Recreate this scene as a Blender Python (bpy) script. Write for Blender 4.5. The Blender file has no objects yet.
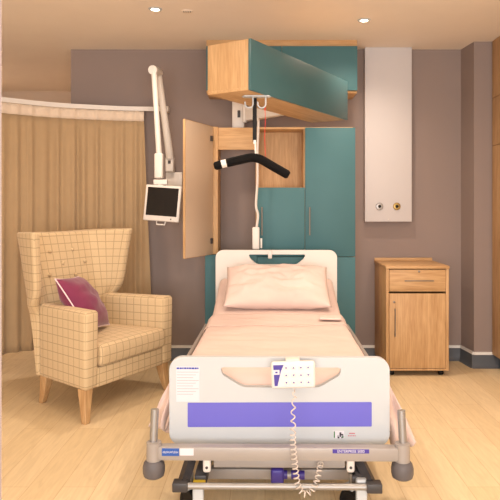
import bpy, bmesh, math, random
from mathutils import Vector, Matrix, noise
random.seed(7)
S = bpy.context.scene
COL = S.collection
R = math.radians
F, CX, HY, HC = 600.0, 265.0, 208.0, 1.322      # focal length (px), principal point, eye height

def at(px, py, Y):
    return Vector(((px - CX) * Y / F, Y, HC - (py - HY) * Y / F))

# ------------------------------------------------------------------ materials
def lin(c):
    out = []
    for v in c[:3]:
        v /= 255.0
        out.append(v / 12.92 if v <= .04045 else ((v + .055) / 1.055) ** 2.4)
    return (*out, 1.0)

MATS = {}
def mat(name, rgb, rough=.5, metal=0.0, spec=.5, var=0.0, vscale=6.0, bump=0.0, bscale=200.0, emit=None, sheen=0.0, coat=0.0):
    if name in MATS: return MATS[name]
    m = bpy.data.materials.new(name); m.use_nodes = True
    nt = m.node_tree; b = nt.nodes['Principled BSDF']
    c = lin(rgb)
    b.inputs['Base Color'].default_value = c
    b.inputs['Roughness'].default_value = rough
    b.inputs['Metallic'].default_value = metal
    b.inputs['Specular IOR Level'].default_value = spec
    if sheen: b.inputs['Sheen Weight'].default_value = sheen
    if coat: b.inputs['Coat Weight'].default_value = coat
    tc = nt.nodes.new('ShaderNodeTexCoord')
    if var:
        n = nt.nodes.new('ShaderNodeTexNoise'); n.inputs['Scale'].default_value = vscale; n.inputs['Detail'].default_value = 4
        nt.links.new(tc.outputs['Object'], n.inputs['Vector'])
        r = nt.nodes.new('ShaderNodeValToRGB')
        r.color_ramp.elements[0].position = .3; r.color_ramp.elements[1].position = .7
        r.color_ramp.elements[0].color = (*[x * (1 - var) for x in c[:3]], 1)
        r.color_ramp.elements[1].color = (*[min(1, x * (1 + var)) for x in c[:3]], 1)
        nt.links.new(n.outputs['Fac'], r.inputs['Fac']); nt.links.new(r.outputs['Color'], b.inputs['Base Color'])
    if bump:
        n2 = nt.nodes.new('ShaderNodeTexNoise'); n2.inputs['Scale'].default_value = bscale; n2.inputs['Detail'].default_value = 3
        nt.links.new(tc.outputs['Object'], n2.inputs['Vector'])
        bp = nt.nodes.new('ShaderNodeBump'); bp.inputs['Strength'].default_value = bump; bp.inputs['Distance'].default_value = .002
        nt.links.new(n2.outputs['Fac'], bp.inputs['Height']); nt.links.new(bp.outputs['Normal'], b.inputs['Normal'])
    if emit:
        b.inputs['Emission Color'].default_value = lin(emit[0]); b.inputs['Emission Strength'].default_value = emit[1]
    MATS[name] = m
    return m

def oak(axis, tone=1.0, name=None):
    key = name or 'oak_' + axis
    if key in MATS: return MATS[key]
    m = bpy.data.materials.new(key); m.use_nodes = True
    nt = m.node_tree; b = nt.nodes['Principled BSDF']; L = nt.links.new
    tc = nt.nodes.new('ShaderNodeTexCoord'); mp = nt.nodes.new('ShaderNodeMapping')
    sc = {'X': (.9, 11, 11), 'Y': (11, .9, 11), 'Z': (11, 11, .9)}[axis]
    mp.inputs['Scale'].default_value = sc
    L(tc.outputs['Object'], mp.inputs['Vector'])
    n1 = nt.nodes.new('ShaderNodeTexNoise'); n1.inputs['Scale'].default_value = 1.6; n1.inputs['Detail'].default_value = 5
    n1.inputs['Distortion'].default_value = 1.2
    L(mp.outputs['Vector'], n1.inputs['Vector'])
    n2 = nt.nodes.new('ShaderNodeTexNoise'); n2.inputs['Scale'].default_value = 9; n2.inputs['Detail'].default_value = 6
    L(mp.outputs['Vector'], n2.inputs['Vector'])
    mx = nt.nodes.new('ShaderNodeMath'); mx.operation = 'MULTIPLY_ADD'; mx.inputs[1].default_value = .45
    L(n2.outputs['Fac'], mx.inputs[0])
    ml = nt.nodes.new('ShaderNodeMath'); ml.operation = 'MULTIPLY'; ml.inputs[1].default_value = .55
    L(n1.outputs['Fac'], ml.inputs[0]); L(ml.outputs[0], mx.inputs[2])
    r = nt.nodes.new('ShaderNodeValToRGB')
    e = r.color_ramp.elements
    e[0].position = .36; e[1].position = .64
    e[0].color = (*[x * tone for x in lin((180, 140, 95))[:3]], 1)
    e[1].color = (*[x * tone for x in lin((207, 171, 126))[:3]], 1)
    L(mx.outputs[0], r.inputs['Fac']); L(r.outputs['Color'], b.inputs['Base Color'])
    b.inputs['Roughness'].default_value = .5; b.inputs['Specular IOR Level'].default_value = .35
    MATS[key] = m
    return m

def floor_mat():
    m = bpy.data.materials.new('oak_vinyl_planks'); m.use_nodes = True
    nt = m.node_tree; b = nt.nodes['Principled BSDF']; L = nt.links.new
    tc = nt.nodes.new('ShaderNodeTexCoord'); mp = nt.nodes.new('ShaderNodeMapping')
    mp.inputs['Rotation'].default_value = (0, 0, R(90))
    L(tc.outputs['Object'], mp.inputs['Vector'])
    br = nt.nodes.new('ShaderNodeTexBrick')
    br.inputs['Scale'].default_value = 1.0; br.inputs['Brick Width'].default_value = 1.2; br.inputs['Row Height'].default_value = .16
    br.inputs['Mortar Size'].default_value = .0015; br.inputs['Mortar Smooth'].default_value = .3
    br.inputs['Color1'].default_value = lin((222, 200, 160)); br.inputs['Color2'].default_value = lin((229, 209, 172))
    br.inputs['Mortar'].default_value = lin((202, 172, 130)); br.offset = .37
    L(mp.outputs['Vector'], br.inputs['Vector'])
    mp2 = nt.nodes.new('ShaderNodeMapping'); mp2.inputs['Scale'].default_value = (16, 1.6, 1)
    L(tc.outputs['Object'], mp2.inputs['Vector'])
    n = nt.nodes.new('ShaderNodeTexNoise'); n.inputs['Scale'].default_value = 2.2; n.inputs['Detail'].default_value = 6; n.inputs['Distortion'].default_value = 1.5
    L(mp2.outputs['Vector'], n.inputs['Vector'])
    r = nt.nodes.new('ShaderNodeValToRGB'); r.color_ramp.elements[0].position = .3; r.color_ramp.elements[1].position = .7
    r.color_ramp.elements[0].color = (.90, .885, .86, 1); r.color_ramp.elements[1].color = (1.04, 1.04, 1.04, 1)
    L(n.outputs['Fac'], r.inputs['Fac'])
    mix = nt.nodes.new('ShaderNodeMix'); mix.data_type = 'RGBA'; mix.blend_type = 'MULTIPLY'; mix.inputs[0].default_value = 1
    L(br.outputs['Color'], mix.inputs[6]); L(r.outputs['Color'], mix.inputs[7]); L(mix.outputs[2], b.inputs['Base Color'])
    b.inputs['Roughness'].default_value = .5; b.inputs['Specular IOR Level'].default_value = .3
    return m

def check_mat():
    m = bpy.data.materials.new('window_check_wool'); m.use_nodes = True
    nt = m.node_tree; b = nt.nodes['Principled BSDF']; L = nt.links.new
    uv = nt.nodes.new('ShaderNodeUVMap'); sx = nt.nodes.new('ShaderNodeSeparateXYZ'); L(uv.outputs['UV'], sx.inputs[0])
    def lines(sock, pitch, w):
        a = nt.nodes.new('ShaderNodeMath'); a.operation = 'DIVIDE'; a.inputs[1].default_value = pitch; L(sock, a.inputs[0])
        f = nt.nodes.new('ShaderNodeMath'); f.operation = 'FRACT'; L(a.outputs[0], f.inputs[0])
        c = nt.nodes.new('ShaderNodeMath'); c.operation = 'LESS_THAN'; c.inputs[1].default_value = w / pitch; L(f.outputs[0], c.inputs[0])
        return c.outputs[0]
    u = lines(sx.outputs[0], .056, .0050); v = lines(sx.outputs[1], .056, .0050)
    mxm = nt.nodes.new('ShaderNodeMath'); mxm.operation = 'MAXIMUM'; L(u, mxm.inputs[0]); L(v, mxm.inputs[1])
    tc = nt.nodes.new('ShaderNodeTexCoord')
    n = nt.nodes.new('ShaderNodeTexNoise'); n.inputs['Scale'].default_value = 260; L(tc.outputs['Object'], n.inputs['Vector'])
    r = nt.nodes.new('ShaderNodeValToRGB'); r.color_ramp.elements[0].color = lin((204, 180, 142)); r.color_ramp.elements[1].color = lin((222, 200, 162))
    L(n.outputs['Fac'], r.inputs['Fac'])
    mul = nt.nodes.new('ShaderNodeMath'); mul.operation = 'MULTIPLY'; mul.inputs[1].default_value = .48; L(mxm.outputs[0], mul.inputs[0])
    mix = nt.nodes.new('ShaderNodeMix'); mix.data_type = 'RGBA'
    L(mul.outputs[0], mix.inputs[0]); L(r.outputs['Color'], mix.inputs[6]); mix.inputs[7].default_value = lin((128, 100, 74))
    L(mix.outputs[2], b.inputs['Base Color'])
    bp = nt.nodes.new('ShaderNodeBump'); bp.inputs['Strength'].default_value = .25; bp.inputs['Distance'].default_value = .002
    L(n.outputs['Fac'], bp.inputs['Height']); L(bp.outputs['Normal'], b.inputs['Normal'])
    b.inputs['Roughness'].default_value = .9; b.inputs['Specular IOR Level'].default_value = .15; b.inputs['Sheen Weight'].default_value = .15
    return m

M = dict(
    wall=mat('taupe_paint', (146, 131, 125), .7, spec=.25, var=.02, vscale=2),
    beige=mat('beige_paint', (222, 204, 186), .75, spec=.2, var=.02),
    ceil=mat('white_ceiling', (242, 230, 216), .8, spec=.2, var=.01),
    skirt=mat('grey_vinyl_skirting', (88, 92, 98), .35, spec=.5, var=.05),
    skirtcap=mat('white_skirting_cap', (236, 234, 230), .4),
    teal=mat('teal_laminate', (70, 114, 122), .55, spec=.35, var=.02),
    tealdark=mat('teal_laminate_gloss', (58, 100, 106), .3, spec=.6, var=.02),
    liner=mat('beige_door_liner', (206, 184, 160), .5, var=.01),
    white=mat('white_plastic', (192, 198, 203), .35, spec=.5, var=.005),
    cream=mat('cream_plastic', (228, 223, 217), .38, var=.01),
    panelw=mat('white_boxing', (206, 203, 204), .55, spec=.3, var=.006),
    sheet=mat('peach_cotton', (212, 190, 182), .85, spec=.15, var=.015, vscale=9, bump=.12, bscale=350, sheen=.1),
    pill=mat('pale_pillow_cotton', (220, 199, 192), .85, spec=.15, var=.015, vscale=9, bump=.1, bscale=350, sheen=.1),
    purple=mat('violet_panel', (100, 98, 200), .4, var=.01),
    violet=mat('deep_violet_plastic', (66, 54, 150), .35, var=.02),
    greymetal=mat('grey_powder_coat', (160, 154, 150), .42, metal=.15, var=.02),
    silver=mat('brushed_aluminium', (158, 156, 154), .42, metal=.6, var=.03),
    chrome=mat('chrome', (158, 154, 150), .4, metal=.8),
    brass=mat('brass', (158, 132, 78), .4, metal=.8),
    dgrey=mat('dark_grey_rubber', (92, 88, 90), .55, var=.04),
    black=mat('black_rubber', (16, 15, 16), .6, spec=.25, var=.05),
    foam=mat('black_foam_grip', (12, 11, 12), .85, spec=.2, var=.1, vscale=60, bump=.3, bscale=180),
    charcoal=mat('charcoal_paint', (58, 56, 58), .45, var=.04),
    screen=mat('black_glass', (9, 8, 9), .18, spec=.4),
    curtain=mat('tan_curtain', (178, 152, 118), .9, spec=.1, var=.02, vscale=14, bump=.2, bscale=240, sheen=.2),
    tape=mat('curtain_heading', (226, 208, 188), .85, spec=.15, var=.04, vscale=40),
    plum=mat('plum_velvet', (126, 50, 82), .75, spec=.2, var=.06, vscale=20, sheen=.4, bump=.1),
    piping=mat('pale_pink_piping', (236, 216, 222), .7),
    legwood=oak('Z', 1.0, 'beech_leg'),
    red=mat('red_cord', (206, 48, 40), .6),
    blue=mat('blue_label', (36, 84, 166), .4),
    paper=mat('white_paper', (214, 213, 222), .8),
    ink=mat('blue_ink', (42, 66, 170), .7),
    greyink=mat('grey_ink', (160, 158, 170), .8),
    green=mat('green_mark', (40, 110, 52), .6),
    darkink=mat('dark_ink', (60, 52, 60), .7),
    pinkink=mat('pink_ink', (196, 96, 108), .7),
    yellow=mat('yellow_plastic', (226, 196, 50), .4),
    dark=mat('dark_void', (16, 14, 12), .8),
    check=check_mat(), floor=floor_mat(), lamp=mat('lit_lamp', (255, 240, 214), .5, emit=((255, 236, 204), 14.0)),
    steel=mat('satin_steel', (140, 134, 126), .4, metal=.8),
)

# ------------------------------------------------------------------ mesh builder
class MB:
    def __init__(s): s.bm = bmesh.new()
    def merge(s, b2, mtx=None):
        if mtx is not None: bmesh.ops.transform(b2, matrix=mtx, verts=b2.verts)
        me = bpy.data.meshes.new('tmp'); b2.to_mesh(me); b2.free(); s.bm.from_mesh(me); bpy.data.meshes.remove(me); return s
    def box(s, x0, x1, y0, y1, z0, z1, bev=0.0, seg=2, mtx=None):
        b = bmesh.new(); bmesh.ops.create_cube(b, size=1)
        for v in b.verts:
            v.co = Vector((x0 + (v.co.x + .5) * (x1 - x0), y0 + (v.co.y + .5) * (y1 - y0), z0 + (v.co.z + .5) * (z1 - z0)))
        if bev: bmesh.ops.bevel(b, geom=b.edges[:], offset=bev, segments=seg, profile=.5, affect='EDGES')
        return s.merge(b, mtx)
    def prism(s, poly, z0, z1, bev=0.0, seg=2, mtx=None, top=None):
        b = bmesh.new(); n = len(poly); tp = top or poly
        lo = [b.verts.new((x, y, z0)) for x, y in poly]; hi = [b.verts.new((x, y, z1)) for x, y in tp]
        b.faces.new(lo[::-1]); b.faces.new(hi)
        for i in range(n): b.faces.new((lo[i], lo[(i + 1) % n], hi[(i + 1) % n], hi[i]))
        bmesh.ops.recalc_face_normals(b, faces=b.faces[:])
        if bev: bmesh.ops.bevel(b, geom=b.edges[:], offset=bev, segments=seg, profile=.5, affect='EDGES')
        return s.merge(b, mtx)
    def tube(s, pts, r, seg=12, caps=True):
        pts = [Vector(p) for p in pts]; n = len(pts)
        rs = r if isinstance(r, (list, tuple)) else [r] * n
        b = bmesh.new(); rings = []
        t0 = (pts[1] - pts[0]).normalized()
        up = Vector((0, 0, 1)) if abs(t0.z) < .9 else Vector((1, 0, 0))
        nrm = t0.cross(up).normalized()
        for i, p in enumerate(pts):
            t = ((pts[min(i + 1, n - 1)] - pts[max(i - 1, 0)])).normalized()
            nrm = (nrm - t * nrm.dot(t)).normalized(); bi = t.cross(nrm)
            rings.append([b.verts.new(p + (nrm * math.cos(2 * math.pi * k / seg) + bi * math.sin(2 * math.pi * k / seg)) * rs[i]) for k in range(seg)])
        for i in range(n - 1):
            for k in range(seg):
                b.faces.new((rings[i][k], rings[i][(k + 1) % seg], rings[i + 1][(k + 1) % seg], rings[i + 1][k]))
        if caps: b.faces.new(rings[0][::-1]); b.faces.new(rings[-1])
        bmesh.ops.recalc_face_normals(b, faces=b.faces[:])
        return s.merge(b)
    def lathe(s, prof, seg=24, mtx=None):       # prof: (r, z) pairs about Z
        b = bmesh.new(); rings = []
        for r, z in prof:
            rings.append([b.verts.new((max(r, 1e-5) * math.cos(2 * math.pi * k / seg), max(r, 1e-5) * math.sin(2 * math.pi * k / seg), z)) for k in range(seg)])
        for i in range(len(rings) - 1):
            for k in range(seg):
                b.faces.new((rings[i][k], rings[i][(k + 1) % seg], rings[i + 1][(k + 1) % seg], rings[i + 1][k]))
        b.faces.new(rings[0][::-1]); b.faces.new(rings[-1])
        bmesh.ops.recalc_face_normals(b, faces=b.faces[:])
        return s.merge(b, mtx)
    def sphere(s, c, r, sc=(1, 1, 1), mtx=None):
        b = bmesh.new(); bmesh.ops.create_uvsphere(b, u_segments=20, v_segments=12, radius=r)
        for v in b.verts: v.co = Vector((v.co.x * sc[0] + c[0], v.co.y * sc[1] + c[1], v.co.z * sc[2] + c[2]))
        return s.merge(b, mtx)
    def plate(s, outer, holes, y0, y1):         # XZ outline with holes, thickness along Y
        b = bmesh.new(); es = []
        for loop in [outer] + holes:
            vs = [b.verts.new((x, y0, z)) for x, z in loop]
            es += [b.edges.new((vs[i], vs[(i + 1) % len(vs)])) for i in range(len(vs))]
        bmesh.ops.triangle_fill(b, use_beauty=True, use_dissolve=False, edges=es)
        g = bmesh.ops.extrude_face_region(b, geom=b.faces[:])
        for v in [e for e in g['geom'] if isinstance(e, bmesh.types.BMVert)]: v.co.y = y1
        bmesh.ops.recalc_face_normals(b, faces=b.faces[:])
        return s.merge(b)
    def grid(s, fn, nu, nv):
        b = bmesh.new()
        vs = [[b.verts.new(fn(i / nu, j / nv)) for j in range(nv + 1)] for i in range(nu + 1)]
        for i in range(nu):
            for j in range(nv): b.faces.new((vs[i][j], vs[i + 1][j], vs[i + 1][j + 1], vs[i][j + 1]))
        return s.merge(b)
    def build(s, name, m, parent=None, loc=(0, 0, 0), smooth=True, angle=35, mods=(), uv=True):
        bm = s.bm
        uvl = bm.loops.layers.uv.verify()
        bm.normal_update()
        for f in bm.faces:
            f.smooth = smooth; n = f.normal; a = max(range(3), key=lambda i: abs(n[i]))
            for l in (f.loops if uv else ()):
                c = l.vert.co
                l[uvl].uv = ((c.y, c.z), (c.x, c.z), (c.x, c.y))[a]
        me = bpy.data.meshes.new(name); bm.to_mesh(me); bm.free()
        me.materials.append(m)
        if smooth:
            try: me.set_sharp_from_angle(angle=R(angle))
            except Exception: pass
        o = bpy.data.objects.new(name, me); COL.objects.link(o)
        o.location = loc
        if parent: o.parent = parent
        for k, kw in mods:
            md = o.modifiers.new(k, k)
            for a, v in kw.items(): setattr(md, a, v)
        return o

def tag(o, label, cat, group=None):
    o['label'] = label; o['category'] = cat
    if group: o['group'] = group
    return o
def thing(name, label, cat, loc=(0, 0, 0), rz=0.0, group=None):
    o = bpy.data.objects.new(name, None); COL.objects.link(o); o.empty_display_size = .1
    o.location = loc; o.rotation_euler = (0, 0, rz)
    return tag(o, label, cat, group)
def struct(mb, name, m, **k):
    o = mb.build(name, m, **k); o['kind'] = 'structure'; return o
def text(name, body, size, m, parent, loc, rot=(math.pi / 2, 0, 0), sx=1.0):
    cu = bpy.data.curves.new(name, 'FONT'); cu.body = body; cu.size = size; cu.align_x = 'CENTER'; cu.align_y = 'CENTER'; cu.extrude = .0004
    cu.materials.append(m)
    tmp = bpy.data.objects.new('tmp', cu); COL.objects.link(tmp); bpy.context.view_layer.update()
    me = bpy.data.meshes.new_from_object(tmp.evaluated_get(bpy.context.evaluated_depsgraph_get())); bpy.data.objects.remove(tmp)
    o = bpy.data.objects.new(name, me); COL.objects.link(o); o.parent = parent; o.location = loc; o.rotation_euler = rot; o.scale = (sx, 1, 1)
    return o
def rrect(x0, x1, z0, z1, r, n=6):
    out = []
    for cx, cz, a in ((x1 - r, z1 - r, 0), (x0 + r, z1 - r, 90), (x0 + r, z0 + r, 180), (x1 - r, z0 + r, 270)):
        for k in range(n + 1):
            t = R(a + 90 * k / n); out.append((cx + r * math.cos(t), cz + r * math.sin(t)))
    return out
def roundpoly(pts, r, n=4):
    out = []; N = len(pts)
    for i in range(N):
        p = Vector(pts[i]); a = Vector(pts[i - 1]); c = Vector(pts[(i + 1) % N])
        d1 = (a - p); d2 = (c - p); rr = min(r, d1.length * .45, d2.length * .45)
        p1 = p + d1.normalized() * rr; p2 = p + d2.normalized() * rr
        for k in range(n + 1):
            t = k / n; q = p1 * (1 - t) ** 2 + p * 2 * t * (1 - t) + p2 * t * t
            out.append((q.x, q.y))
    return out
def spline(pts, n=10):
    P = [Vector(p) for p in pts]; P = [P[0] * 2 - P[1]] + P + [P[-1] * 2 - P[-2]]; out = []
    for i in range(1, len(P) - 2):
        for k in range(n):
            t = k / n; a, b, c, d = P[i - 1:i + 3]
            out.append(.5 * ((2 * b) + (c - a) * t + (2 * a - 5 * b + 4 * c - d) * t * t + (3 * b - a - 3 * c + d) * t ** 3))
    out.append(P[-2]); return out
BEV = lambda w, s=2: ('BEVEL', dict(width=w, segments=s, limit_method='ANGLE', angle_limit=R(40)))
SUB = lambda n: ('SUBSURF', dict(levels=n, render_levels=n))

# ------------------------------------------------------------------ the room
H = 2.70; YB = 5.217; XL, XR = -3.3, 2.5; YF = -1.7; YFAR = 7.1
struct(MB().box(XL - .1, XR + .1, YF - .1, YFAR + .1, -.1, 0), 'floor', M['floor'], smooth=False)
struct(MB().box(XL - .1, XR + .1, YF - .1, YFAR + .1, H, H + .1), 'ceiling', M['ceil'], smooth=False)
struct(MB().box(-1.687, XR + .1, YB, YB + .12, 0, H), 'wall_back', M['wall'], smooth=False)
# projecting pier beside the tall cupboard
struct(MB().prism([(1.704, YB), (1.731, 4.97), (XR, 4.97), (XR, YB)], 0, H), 'wall_pier', M['wall'], smooth=False)
struct(MB().box(XL, -1.687, YFAR, YFAR + .1, 0, H), 'wall_far', M['beige'], smooth=False)
struct(MB().box(-1.687, -1.57, YB + .12, YFAR + .1, 0, H), 'wall_partition', M['beige'], smooth=False)
struct(MB().box(XL - .1, XL, YF, YFAR + .1, 0, H), 'wall_left', M['beige'], smooth=False)
struct(MB().box(XR, XR + .1, YF, YB, 0, H), 'wall_right', M['beige'], smooth=False)
# unseen wall behind the viewer; its broad window is added to admit fill light
WX0, WX1, WZ0, WZ1 = -2.2, 2.0, .3, 2.45
b = MB()
b.box(XL, WX0, YF - .1, YF, 0, H); b.box(WX1, XR, YF - .1, YF, 0, H)
b.box(WX0, WX1, YF - .1, YF, 0, WZ0); b.box(WX0, WX1, YF - .1, YF, WZ1, H)
struct(b, 'wall_front', M['beige'], smooth=False)
b = MB()
for x in (WX0 + .03, -.8, .6, WX1 - .03): b.box(x - .03, x + .03, YF - .08, YF - .02, WZ0, WZ1)
for z in (WZ0 + .03, WZ1 - .03): b.box(WX0, WX1, YF - .08, YF - .02, z - .03, z + .03)
struct(b, 'added_window_1', M['white'], smooth=False)
# coved vinyl skirting with a pale cap
cove = [(0, 0), (-.035, 0), (-.022, .012), (-.014, .035), (-.012, .108), (0, .108)]
def skirting(p, q, nrm, name, ext=0.0):
    p = Vector((*p, 0)); q = Vector((*q, 0)); d = (q - p).normalized(); p -= d * ext; q += d * ext; n = Vector((*nrm, 0)).normalized()
    bm = bmesh.new(); rings = [[bm.verts.new(a + n * (-u) + Vector((0, 0, z))) for u, z in cove] for a in (p, q)]
    k = len(cove)
    for i in range(k): bm.faces.new((rings[0][i], rings[0][(i + 1) % k], rings[1][(i + 1) % k], rings[1][i]))
    bm.faces.new(rings[0]); bm.faces.new(rings[1][::-1]); bmesh.ops.recalc_face_normals(bm, faces=bm.faces[:])
    mb = MB(); mb.merge(bm); struct(mb, name, M['skirt'], angle=60)
    return p, q, n
def cap(p, q, nrm, name):
    p = Vector((*p, 0)); q = Vector((*q, 0)); n = Vector((*nrm, 0)).normalized()
    pts = [p, q, q + n * .013, p + n * .013]
    struct(MB().prism([(v.x, v.y) for v in pts], .108, .130), name, M['skirtcap'], smooth=False)
for p, q, n, e, nm in (((-1.687, YB), (1.70, YB), (0, -1), 0, 'back'), ((1.704, YB), (1.731, 4.97), (-1, -.1), .01, 'pier_side'),
                       ((1.73, 4.97), (2.0, 4.97), (0, -1), .02, 'pier_front')):
    skirting(p, q, n, 'baseboard_' + nm, e); cap(p, q, n, 'trim_' + nm)
# slim edge of the door frame the viewer stands beside
struct(MB().prism([(-.585, 1.2), (-.527, 1.2), (-.556, 1.26), (-.585, 1.26)], 0, H), 'trim_doorframe', M['wall'], smooth=False)

# ------------------------------------------------------------------ ceiling fittings
def downlight(x, y, label, lit=True):
    t = thing('downlight', label, 'ceiling light', (x, y, H), 0, None)
    MB().lathe([(.030, -.001), (.030, -.006), (.040, -.006), (.048, -.001), (.048, 0), (.030, 0)], 28).build('trim_ring', M['white'], t)
    MB().lathe([(.0, -.0015), (.029, -.0015), (.029, -.004), (0, -.004)], 24).build('lamp_lens', M['lamp'], t)
    return t
DL = [(-.76, 4.155, 'round recessed ceiling downlight above the checked armchair'), (.726, 4.40, 'round recessed ceiling downlight nearer the white wall panel')]
for x, y, l in DL: downlight(x, y, l)
sd = thing('detector', 'small pale flush ceiling detector beside the downlight over the armchair', 'ceiling detector', (-.545, 4.20, H))
MB().lathe([(0, -.004), (.036, -.004), (.042, 0), (0, 0)], 24).build('rim', M['ceil'], sd)
for k in range(4): MB().box(-.026 + k * .015, -.020 + k * .015, -.012, .012, -.0055, -.004).build('vent_slot', M['dgrey'], sd)

# ------------------------------------------------------------------ curtain and its track
TZ = 2.168
trk = spline([(-2.75, 3.95, TZ), (-2.42, 4.36, TZ), (-2.063, 4.67, TZ), (-1.707, 4.93, TZ), (-1.25, 5.09, TZ), (-1.0, 5.125, TZ), (-.842, 5.13, TZ)], 12)
t = thing('curtain_track', 'slim cream curved curtain track fixed high in front of wall', 'curtain track', (0, 0, 0))
b = MB()
bm = bmesh.new(); rings = []
for i, p in enumerate(trk):
    d = (trk[min(i + 1, len(trk) - 1)] - trk[max(i - 1, 0)]).normalized(); n = Vector((-d.y, d.x, 0))
    rings.append([bm.verts.new(p + n * u + Vector((0, 0, z))) for u, z in ((-.012, -.018), (.012, -.018), (.012, .018), (-.012, .018))])
for i in range(len(rings) - 1):
    for k in range(4): bm.faces.new((rings[i][k], rings[i][(k + 1) % 4], rings[i + 1][(k + 1) % 4], rings[i + 1][k]))
bm.faces.new(rings[0]); bm.faces.new(rings[-1]); bmesh.ops.recalc_face_normals(bm, faces=bm.faces[:])
b.merge(bm); b.build('rail', M['cream'], t, angle=50)
MB().box(-.862, -.826, 5.115, YB - .0005, TZ - .024, TZ + .024, .005).build('wall_bracket', M['cream'], t)
MB().tube([(-2.75, 3.95, TZ + .015), (-2.75, 3.95, H - .002)], .008).build('ceiling_hanger', M['cream'], t)

# arc-length sampling of track for the curtain
seglen = [0]
for a, c in zip(trk, trk[1:]): seglen.append(seglen[-1] + (c - a).length)
def on_track(s):
    for i in range(len(trk) - 1):
        if seglen[i + 1] >= s or i == len(trk) - 2:
            f = (s - seglen[i]) / (seglen[i + 1] - seglen[i]); p = trk[i].lerp(trk[i + 1], f)
            d = (trk[i + 1] - trk[i]).normalized(); return p, Vector((-d.y, d.x, 0))
s_end = next(seglen[i] for i, p in enumerate(trk) if p.x > -1.04)
rng = random.Random(3)
ph = [rng.uniform(-.9, .9) for _ in range(80)]; am = [rng.uniform(.65, 1.25) for _ in range(80)]
def fold(s, z):
    L = .105; k = s / L; i = int(k) % 79; f = k - int(k)
    p = ph[i] * (1 - f) + ph[i + 1] * f; a = am[i] * (1 - f) + am[i + 1] * f
    low = min(1, max(0, (TZ - z) / 1.8))
    return .78 * (math.sin(2 * math.pi * k + p * (.6 + .8 * low)) * .019 * a + math.sin(2 * math.pi * k * .37 + 1.3 + low * .5) * .014 * low + .003 * math.sin(4 * math.pi * k + 3 * p) + .008 * math.sin(2 * math.pi * k * 1.63 + 2.1 + p) * (1 - .5 * low))
def cloth(z0, z1, nz, amp, off=0.0, flare=0.0):
    N = 430
    def fn(u, v):
        z = z0 + (z1 - z0) * v
        s = .02 + u * (s_end - .02 + flare * (1 - v)); p, n = on_track(s)
        return p * 1 + n * (fold(s, z) * amp(z) + off) + Vector((0, 0, z - TZ))
    return MB().grid(fn, N, nz)
t = thing('curtain', 'full tan cubicle curtain hanging in soft folds behind the armchair', 'curtain', (0, 0, 0))
TOP = TZ - .02; TAPE = TOP - .085
cloth(.18, TAPE + .002, 26, lambda z: min(1, .35 + (TAPE - z) * 2.2), 0, .08).build('fabric', M['curtain'], t, angle=80, mods=[('SOLIDIFY', dict(thickness=.002))])
cloth(TAPE, TOP, 3, lambda z: .35, -.002, 0).build('heading_tape', M['tape'], t, angle=80, mods=[('SOLIDIFY', dict(thickness=.003))])
b = MB(); s = .05
while s < s_end:
    p, n = on_track(s); b.box(p.x - .004, p.x + .004, p.y - .006, p.y + .006, TOP - .012, TZ - .015); s += .085
o = b.build('curtain_hook', M['tape'], t); o['kind'] = 'stuff'

# ------------------------------------------------------------------ fitted wardrobe
WY = 4.90
w = thing('wardrobe', 'teal and oak fitted wardrobe behind bed with its upper left door open', 'wardrobe', (0, 0, 0))
def wx(px): return (px - CX) * WY / F
ZT, ZM = 1.985, .945
XA, XB, XC, XD = wx(210.5), wx(257), wx(305), wx(355.5)
YW = YB - .002
MB().box(XA, XA + .060, WY, YW, ZM, ZT, .001).build('side_panel', oak('Z'), w)
MB().box(XB - .011, XB + .011, WY + .02, YW, ZM, ZT - .016, .001).build('divider', oak('Z'), w)
MB().box(XC - .011, XC + .011, WY + .02, YW, ZM, ZT - .016, .001).build('divider', oak('Z'), w)
MB().box(XD - .02, XD, WY + .0195, YW, .0, ZT, .001).build('side_panel', oak('Z'), w)
MB().box(XB - .011, XD, WY + .0195, YW, ZT - .016, ZT, .001).build('top_panel', oak('X'), w)
MB().box(XA + .060, XB - .011, WY + .012, WY + .03, 1.80, ZT - .005, .001).build('top_rail', oak('X'), w)
MB().box(XB + .011, XC - .011, WY + .24, WY + .258, 1.49, ZT - .016).build('niche_back', oak('Z'), w)
MB().box(XB + .011, XC - .011, WY + .02, YW, 1.473, 1.491).build('shelf', oak('X'), w)
def leaf(x0, x1, z0, z1, hx=None, hz=None, name='door'):
    d = MB().box(x0, x1, WY, WY + .019, z0, z1, .0015).build(name, M['teal'], w)
    if hx is not None:
        h = MB(); h.tube([(hx, WY - .028, hz[0]), (hx, WY - .028, hz[1])], .006)
        for z in (hz[0] + .02, hz[1] - .02): h.tube([(hx, WY + .002, z), (hx, WY - .028, z)], .004)
        h.build('handle', M['steel'], d)
    return d
hz = (1.10, 1.33)
leaf(XB + .002, XC - .002, .925, 1.489, wx(262), hz)
leaf(XC + .002, XD - .0015, .925, ZT - .006, wx(309.5), hz)
XE = wx(205)
MB().box(XE, XB, WY + .002, YW, .08, ZM - .004, .001).build('base_cabinet', M['teal'], w)
leaf(XE + .002, XB - .002, .08, .92); leaf(XB + .002, XC - .002, .08, .92); leaf(XC + .002, XD - .0015, .08, .92)
MB().box(XE, XD - .02, WY + .03, YW, 0, .08).build('plinth', M['skirt'], w)
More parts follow.
